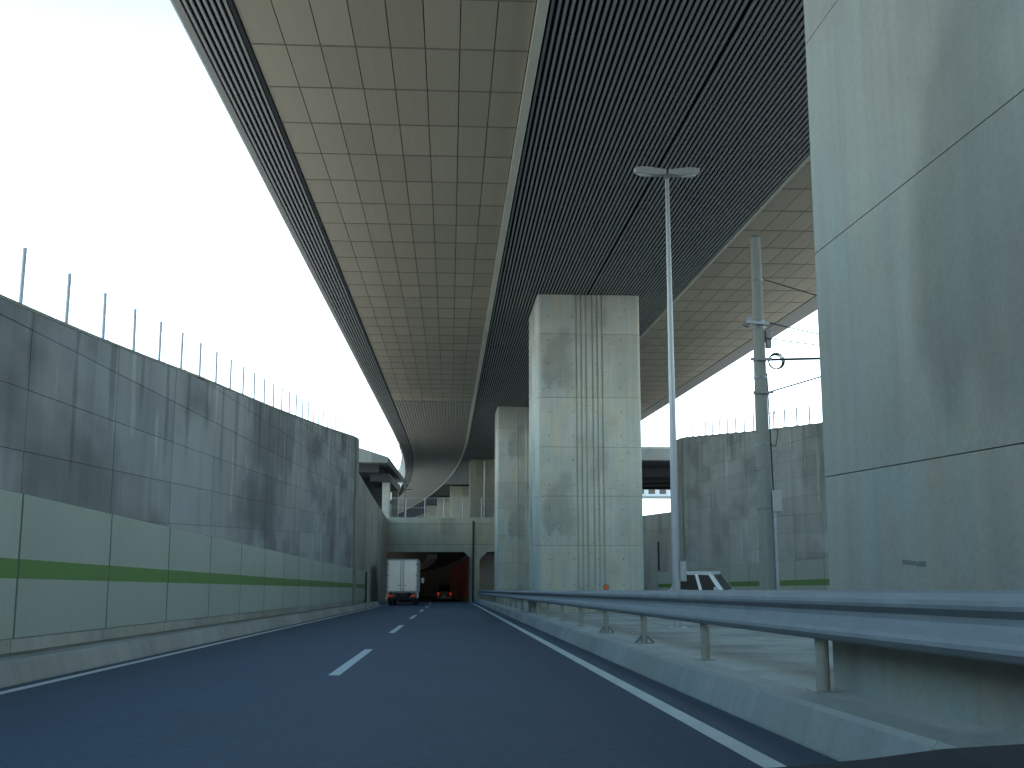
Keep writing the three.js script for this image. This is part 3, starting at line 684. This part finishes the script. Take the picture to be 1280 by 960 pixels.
// ---------------------------------------------------------------- lamp post
{
  const D = 24, X = 5.2, y0 = road(D) + 0.29;
  const L = thing('street_lamp', 'tall galvanised double-headed lamp post on the median', 'street lamp', null, X, y0, -D);
  const hT = 10.0 - y0;
  mesh('pole', new THREE.CylinderGeometry(0.048, 0.10, hT, 16).translate(0, hT / 2, 0), M.galv, L);
  mesh('base_plate', new THREE.BoxGeometry(0.42, 0.03, 0.42).translate(0, 0.015, 0), M.galv, L);
  mesh('service_hatch', rbox(0.11, 0.5, 0.05, 0.015).translate(0.0, 0.85, 0.10), M.galv, L);
  const box1 = mesh('control_box', rbox(0.15, 0.46, 0.18, 0.02).translate(0.15, 1.28, 0), M.galv, L);
  mesh('collar', new THREE.CylinderGeometry(0.062, 0.062, 0.22, 12).translate(0, hT - 0.02, 0), M.steel, L);
  for (const s of [-1, 1]) {
    const sh = new THREE.Shape();
    sh.moveTo(0.05, -0.045); sh.lineTo(0.30, -0.075); sh.quadraticCurveTo(0.62, -0.09, 0.76, -0.02); sh.lineTo(0.775, 0.03); sh.quadraticCurveTo(0.60, 0.095, 0.36, 0.06); sh.lineTo(0.05, 0.035);
    const e = new THREE.ExtrudeGeometry(sh, { depth: 0.16, bevelEnabled: true, bevelSize: 0.025, bevelThickness: 0.04, bevelSegments: 3, curveSegments: 8 });
    e.translate(0, 0, -0.08); if (s < 0) e.rotateY(Math.PI);
    const lum = mesh('luminaire', e, M.plastic, L); lum.position.y = hT + 0.03; lum.rotation.z = s * 0.05;
    const bowl = new THREE.SphereGeometry(1, 16, 8, 0, Math.PI * 2, Math.PI / 2, Math.PI / 2); bowl.scale(0.19, 0.05, 0.085); bowl.translate(s * 0.52, -0.085, 0);
    mesh('lens', bowl, std({ color: col(0.6, 0.62, 0.6), roughness: 0.25 }), lum);
  }
}

// ---------------------------------------------------------------- utility poles and cables
function utilityPole(label, x, D, yb, yt, fittings) {
  const P = thing('utility_pole', label, 'utility pole', 'concrete utility poles', x, yb, -D);
  const h = yt - yb;
  mesh('pole', new THREE.CylinderGeometry(0.115, 0.195, h, 20).translate(0, h / 2, 0), M.polec, P);
  mesh('top_cap', new THREE.CylinderGeometry(0.10, 0.118, 0.05, 16).translate(0, h + 0.02, 0), M.steel, P);
  const at = y => y - yb, R = y => lerp(0.195, 0.115, at(y) / h);
  for (const y of [7.36, 6.35, 6.2, 5.41, 5.0, 4.62, 3.4, 2.9, 1.9]) mesh('band', new THREE.CylinderGeometry(R(y) + 0.012, R(y) + 0.014, 0.05, 18).translate(0, at(y), 0), M.steel, P);
  if (!fittings) return P;
  mesh('cross_arm', metres(new THREE.BoxGeometry(0.66, 0.07, 0.07).translate(-0.12, at(6.28), 0.18).rotateY(0.35)), M.steel, P);
  mesh('cross_arm', metres(new THREE.BoxGeometry(0.5, 0.06, 0.06).translate(-0.02, at(5.41), 0.2)), M.steel, P);
  mesh('cross_arm', metres(new THREE.BoxGeometry(0.48, 0.05, 0.05).translate(0, at(4.62), 0.2)), M.steel, P);
  mesh('insulator', new THREE.CylinderGeometry(0.05, 0.04, 0.12, 10).rotateZ(1.2).translate(-0.38, at(6.2), 0.3), M.steel, P);
  mesh('insulator', new THREE.CylinderGeometry(0.045, 0.04, 0.11, 10).translate(-0.3, at(6.36), 0.28), M.steel, P);
  mesh('junction_box', rbox(0.12, 0.42, 0.14, 0.015).translate(0.21, at(5.92), 0.05), M.steel, P);
  const coil = mesh('cable_coil', merge([0, 1, 2].map(k => new THREE.TorusGeometry(0.165 + 0.012 * k, 0.014, 6, 28).translate(0.34 + 0.01 * k, at(5.36) + 0.008 * k, 0.12 + 0.02 * k))), M.black, P);
  mesh('coil_tie', tube([[0.2, at(5.74), 0.06], [0.26, at(5.66), 0.1], [0.33, at(5.53), 0.13]], 0.009, 6), M.black, P);
  mesh('riser_pipe', rod([0.215, 0, 0.06], [0.205, at(1.9), 0.06], 0.055, 12), M.galv, P);
  mesh('riser_pipe', rod([0.195, at(2.3), 0.06], [0.15, at(5.1), 0.04], 0.016, 8), M.black, P);
  mesh('meter_box', rbox(0.22, 0.5, 0.17, 0.02).translate(0.25, at(2.08), 0.07), M.plastic, P);
  mesh('hanging_cable', tube([[0.16, at(4.62), 0.1], [0.27, at(4.2), 0.12], [0.33, at(3.7), 0.12], [0.27, at(3.35), 0.1], [0.17, at(3.42), 0.06]], 0.011, 6), M.black, P);
  for (let k = 0; k < 9; k++) mesh('step_bolt', rod([(k % 2 ? 0.12 : -0.12), 0.6 + k * 0.45 + 1.2, 0.08], [(k % 2 ? 0.26 : -0.26), 0.6 + k * 0.45 + 1.2, 0.1], 0.009, 6), M.steel, P);
  return P;
}
const PX = 7.33, PD = 24;
utilityPole('concrete utility pole with cable coil and grey box on the median', PX, PD, road(PD) + 0.285, 8.42, true);
utilityPole('plain concrete utility pole beside the right wall holding the cable ends', 16.88, 21.5, road(21.5) + 0.29, 9.2, false);
const cables = [
  ['topmost thin cable leaving the utility pole below the deck', 7.36, 5.6, 0.012, 0.5], ['second thin cable sloping from the utility pole', 6.32, 4.9, 0.013, 0.35], ['third cable leaving the box on the utility pole', 5.93, 5.1, 0.013, 0.25],
  ['thick level cable at the height of the coil', 5.41, 5.4, 0.03, 0.02], ['thick cable rising to the right below the coil', 4.63, 7.4, 0.02, 0.03]];
for (const [l, ya, yb, r, sag] of cables) {
  const pts = []; for (let k = 0; k <= 8; k++) { const t = k / 8; pts.push([lerp(PX + 0.14, 16.72, t), lerp(ya, yb, t) - sag * 4 * t * (1 - t), -lerp(PD - 0.12, 21.5, t)]); }
  tag(mesh('cable', tube(pts, r, 6, 24), M.black), l, 'cable', 'cables between the utility poles');
}

// ---------------------------------------------------------------- vehicles
function wheel(parent, x, y, z, r, w) {
  const t = new THREE.Group(); t.name = 'wheel'; t.position.set(x, y, z); parent.add(t);
  mesh('tyre', new THREE.TorusGeometry(r - w * 0.38, w * 0.42, 10, 24).rotateY(Math.PI / 2), M.tyre, t);
  mesh('rim', new THREE.CylinderGeometry(r * 0.62, r * 0.62, w * 0.6, 16).rotateZ(Math.PI / 2), M.steel, t);
}
{ // box truck, seen from behind
  const D = 84, T = thing('box_truck', 'white box truck driving into the tunnel in the left lane', 'truck', null, -3.72, road(D), -D);
  T.rotation.x = -Math.atan(G);
  const w = 2.48, h = 2.62, yb = 1.0, Lb = 6.2;
  mesh('cargo_box', rbox(w, h, Lb, 0.04).translate(0, yb + h / 2, -Lb / 2), M.truckwhite, T);
  mesh('rear_frame', merge([[-w / 2 + 0.05, yb + h / 2, 0.1, h], [w / 2 - 0.05, yb + h / 2, 0.1, h]].map(([x, y, a, b]) => new THREE.BoxGeometry(a, b, 0.06).translate(x, y, 0.02)).concat([new THREE.BoxGeometry(w - 0.2, 0.11, 0.06).translate(0, yb + h - 0.055, 0.02), new THREE.BoxGeometry(w - 0.2, 0.1, 0.06).translate(0, yb + 0.05, 0.02)])), M.plastic, T);
  for (const s of [-1, 1]) {
    const d = mesh('rear_door', rbox(1.115, h - 0.24, 0.05, 0.015).translate(s * 0.567, yb + h / 2, 0.012), M.truckwhite, T);
    mesh('lock_rod', rod([s * 0.12, yb + 0.08, 0.06], [s * 0.12, yb + h - 0.1, 0.06], 0.02, 8), M.steel, d);
    mesh('lock_handle', new THREE.BoxGeometry(0.26, 0.05, 0.04).translate(s * 0.22, yb + 0.55, 0.07), M.steel, d);
    for (const y of [0.4, 1.3, 2.2]) mesh('hinge', new THREE.BoxGeometry(0.14, 0.07, 0.05).translate(s * 1.12, yb + y, 0.05), M.steel, d);
  }
  mesh('door_seal', new THREE.BoxGeometry(0.016, h - 0.24, 0.02).translate(0, yb + h / 2, 0.02), M.black, T);
  mesh('chassis', metres(new THREE.BoxGeometry(1.0, 0.3, Lb + 1.2).translate(0, 0.8, -Lb / 2 - 0.4)), M.black, T);
  mesh('bumper', rbox(2.3, 0.16, 0.1, 0.02).translate(0, 0.52, 0.0), M.black, T);
  mesh('licence_plate', new THREE.BoxGeometry(0.44, 0.22, 0.02).translate(0, 0.86, 0.06), M.white, T);
  const tl = std({ color: col(0.6, 0.08, 0.03), emissive: col(1, 0.10, 0.02), emissiveIntensity: 0.03 });
  for (const s of [-1, 1]) {
    const c = mesh('tail_light', new THREE.BoxGeometry(0.40, 0.11, 0.06).translate(s * 0.9, 0.70, 0.02), tl, T);
    mesh('indicator', new THREE.BoxGeometry(0.40, 0.09, 0.03).translate(s * 0.9, 0.81, 0.03), M.orange, c);
    for (const z of [-1.2, -7.4]) { wheel(T, s * 0.95, 0.45, z, 0.45, 0.28); }
    mesh('mud_flap', new THREE.BoxGeometry(0.5, 0.5, 0.02).translate(s * 0.9, 0.42, -0.6), M.black, T);
  }
  mesh('cab', rbox(2.2, 2.1, 1.9, 0.12).translate(0, 1.5, -7.25), M.carwhite, T);
  for (const s of [-1, 1]) {
    const m = mesh('wing_mirror', rbox(0.24, 0.42, 0.1, 0.03).translate(s * 1.42, 2.0, -7.6), M.white, T);
    mesh('mirror_arm', rod([s * 1.08, 2.0, -7.6], [s * 1.34, 2.0, -7.6], 0.02, 6), M.black, m);
  }
  mesh('marker_lamp', rbox(0.14, 0.08, 0.05, 0.015).translate(-1.05, yb + h - 0.02, 0.05), M.orange, T);
}
// passenger vehicle: nose towards +z of its own frame
function car(name, label, cat, o) {
  const C = thing(name, label, cat, null, ...o.at); C.rotation.set(o.pitch || 0, o.turn, 0, 'YXZ');
  const W = o.w, L = o.l, hb = o.belt, ht = o.h;
  const side = new THREE.Shape([[-L / 2, 0.28], [L / 2 - 0.05, 0.26], [L / 2, 0.55], [L / 2 - 0.12, hb - o.drop - 0.05], [L / 2 - o.nose, hb - 0.02], [-L / 2 + 0.06, hb], [-L / 2, 0.7]].map(v => new THREE.Vector2(...v)));
  const e = new THREE.ExtrudeGeometry(side, { depth: W - 0.16, bevelEnabled: true, bevelSize: 0.05, bevelThickness: 0.08, bevelSegments: 3 });
  e.translate(0, 0, -(W - 0.16) / 2); e.rotateY(-Math.PI / 2);
  mesh('body', e, o.mat, C);
  // greenhouse: a hull narrower at the roof
  const z0 = -L / 2 + 0.08, z1 = L / 2 - o.nose + 0.02, r0 = z0 + o.rearRake, r1 = z1 - o.rake, wb = W / 2 - 0.06, wt = W / 2 - 0.19;
  const v = (x, y, z) => [x, y, z];
  const quad = (a, b, c, d) => { const g = new THREE.BufferGeometry(); g.setAttribute('position', new THREE.Float32BufferAttribute([...a, ...b, ...c, ...a, ...c, ...d], 3)); g.setAttribute('uv', new THREE.Float32BufferAttribute([0, 0, 1, 0, 1, 1, 0, 0, 1, 1, 0, 1], 2)); g.computeVertexNormals(); return g; };
  const yb = hb - 0.03, yt = ht - 0.05;
  const FL = v(-wb, yb, z1), FR = v(wb, yb, z1), BL = v(-wb, yb, z0), BR = v(wb, yb, z0), fl = v(-wt, yt, r1), fr = v(wt, yt, r1), bl = v(-wt, yt, r0), br = v(wt, yt, r0);
  mesh('cabin_frame', merge([quad(FL, FR, fr, fl), quad(BR, BL, bl, br), quad(FR, BR, br, fr), quad(BL, FL, fl, bl)]), o.mat, C);
  const roof = rbox(wt * 2 + 0.05, 0.09, r1 - r0 + 0.06, 0.04, 3).translate(0, yt + 0.015, (r0 + r1) / 2); mesh('roof', roof, o.mat, C);
  const inset = (a, b, c, d, m, n, off) => {    // a window inside quad abcd (bottom a,b; top d,c)
    const V = q => new THREE.Vector3(...q), A = V(a), B = V(b), Cc = V(c), Dd = V(d);
    const at = (u, w) => A.clone().lerp(B, u).lerp(Dd.clone().lerp(Cc, u), w);
    const nrm = B.clone().sub(A).cross(Dd.clone().sub(A)).normalize().multiplyScalar(off);
    const P = [at(m, 0.1), at(n, 0.1), at(n - 0.01, 0.92), at(m + 0.01, 0.92)].map(p => p.add(nrm).toArray());
    return quad(...P);
  };
  mesh('windscreen', inset(FL, FR, fr, fl, 0.06, 0.94, 0.008), M.glass, C);
  mesh('rear_window', inset(BR, BL, bl, br, 0.1, 0.9, 0.008), M.glass, C);
  for (const [a, b, c, d] of [[FR, BR, br, fr], [BL, FL, fl, bl]]) for (const [m, n] of o.sideWin || [[0.05, 0.36], [0.40, 0.68], [0.72, 0.95]]) mesh('side_window', inset(a, b, c, d, m, n, 0.008), o.sideGlass || M.glass, C);
  for (const s of [-1, 1]) {
    mesh('door_mirror', rbox(0.2, 0.15, 0.1, 0.03).translate(s * (W / 2 + 0.06), hb + 0.1, z1 - 0.35), o.mat, C);
    mesh('headlight', rbox(0.32, 0.15, 0.08, 0.03).translate(s * (W / 2 - 0.26), 0.72, L / 2 - 0.02), M.white, C);
    mesh('tail_light', rbox(0.16, 0.34, 0.06, 0.02).translate(s * (W / 2 - 0.14), 0.86, -L / 2 - 0.03), o.tail || M.red, C);
    for (const z of [L / 2 - 0.75, -L / 2 + 0.7]) wheel(C, s * (W / 2 - 0.12), 0.31, z, 0.31, 0.2);
  }
  mesh('bumper', rbox(W - 0.1, 0.22, 0.12, 0.04).translate(0, 0.42, -L / 2 - 0.04), o.bump || o.mat, C);
  mesh('licence_plate', new THREE.BoxGeometry(0.34, 0.17, 0.02).translate(0, 0.62, -L / 2 - 0.06), M.white, C);
  return C;
}
car('white_van', 'white van on the far carriageway behind the lamp post base', 'van', { sideWin: [[0.16, 0.54], [0.60, 0.90]], at: [10.5, road(42), -42], turn: 1.05, pitch: 0, w: 1.6, l: 3.1, h: 1.86, belt: 1.12, nose: 0.8, drop: 0.25, rake: 0.55, rearRake: 0.2, mat: M.carwhite, sideGlass: new THREE.MeshPhysicalMaterial({ color: col(0.02, 0.018, 0.018), roughness: 0.2, specularIntensity: 0.25 }) });
car('minivan', 'dark minivan ahead inside the tunnel in the right lane', 'minivan', { at: [-0.55, road(127), -127], turn: Math.PI, w: 1.72, l: 4.3, h: 1.95, belt: 1.1, nose: 0.9, drop: 0.25, rake: 0.6, rearRake: 0.2, mat: M.cardark, bump: M.white, tail: std({ color: col(0.6, 0.03, 0.02), emissive: col(1, 0.06, 0.02), emissiveIntensity: 0.12 }) });
{ // the front of the car the picture is taken from, its dark scuttle edge shows at the bottom right
  const C = thing('car_front', 'dark edge of the car in the bottom right corner of the picture', 'car', null, 0.28, road(1.6), -1.6);
  const prof = new THREE.Shape([[-1.0, 0.3], [0.22, 0.3], [0.28, 0.5], [0.2, 0.6], [-0.45, 0.76], [-1.0, 0.90]].map(v => new THREE.Vector2(...v)));
  const e = new THREE.ExtrudeGeometry(prof, { depth: 1.4, bevelEnabled: true, bevelSize: 0.05, bevelThickness: 0.08, bevelSegments: 3 });
  e.translate(0, 0, -0.7); e.rotateY(Math.PI / 2); mesh('bonnet', e, M.cardark, C);
  const pts = []; for (let k = 0; k <= 12; k++) { const t = k / 12; pts.push([-0.14 + t * 0.75, 1.043 + 0.065 * (-0.14 + t * 0.75) + 0.004 * Math.exp(-(((t - 0.36) / 0.08) ** 2)), 0.86]); }
  const s = new THREE.Shape([new THREE.Vector2(-0.14, 0.8), ...pts.slice().map(p => new THREE.Vector2(p[0], p[1])), new THREE.Vector2(0.61, 0.8)].reverse());
  mesh('scuttle', new THREE.ExtrudeGeometry(s, { depth: 0.22, bevelEnabled: true, bevelSize: 0.01, bevelThickness: 0.02, bevelSegments: 2 }).translate(0, 0, 0.78), M.dash, C);
  for (const q of [-1, 1]) wheel(C, q * 0.72, 0.31, 0.3, 0.31, 0.2);
}

// ---------------------------------------------------------------- far small things
{
  const P = thing('distant_pole', 'dark pole with two crossbars beside the bridge pier beyond the portal', 'pole', null, -6.0, 3.42, -140);
  mesh('pole', rod([0, 0, 0], [0, 6.2, 0], 0.11, 8), M.steel, P);
  for (const y of [4.6, 5.7]) mesh('crossbar', metres(new THREE.BoxGeometry(1.6, 0.12, 0.12).translate(0.1, y, 0)), M.steel, P);
}
{
  const b = thing('marker_post', 'small dark marker post with white top beside the tall pillar', 'marker post', null, 8.22, road(44) + 0.0, -44);
  mesh('body', rbox(0.3, 0.92, 0.2, 0.04).translate(0, 0.46, 0), M.black, b);
  mesh('lamp', new THREE.SphereGeometry(0.07, 12, 8).translate(0, 0.97, 0), M.white, b);
}
scene.traverse(o => { if (o.isMesh) { o.castShadow = true; o.receiveShadow = true; } });
renderer.render(scene, camera);
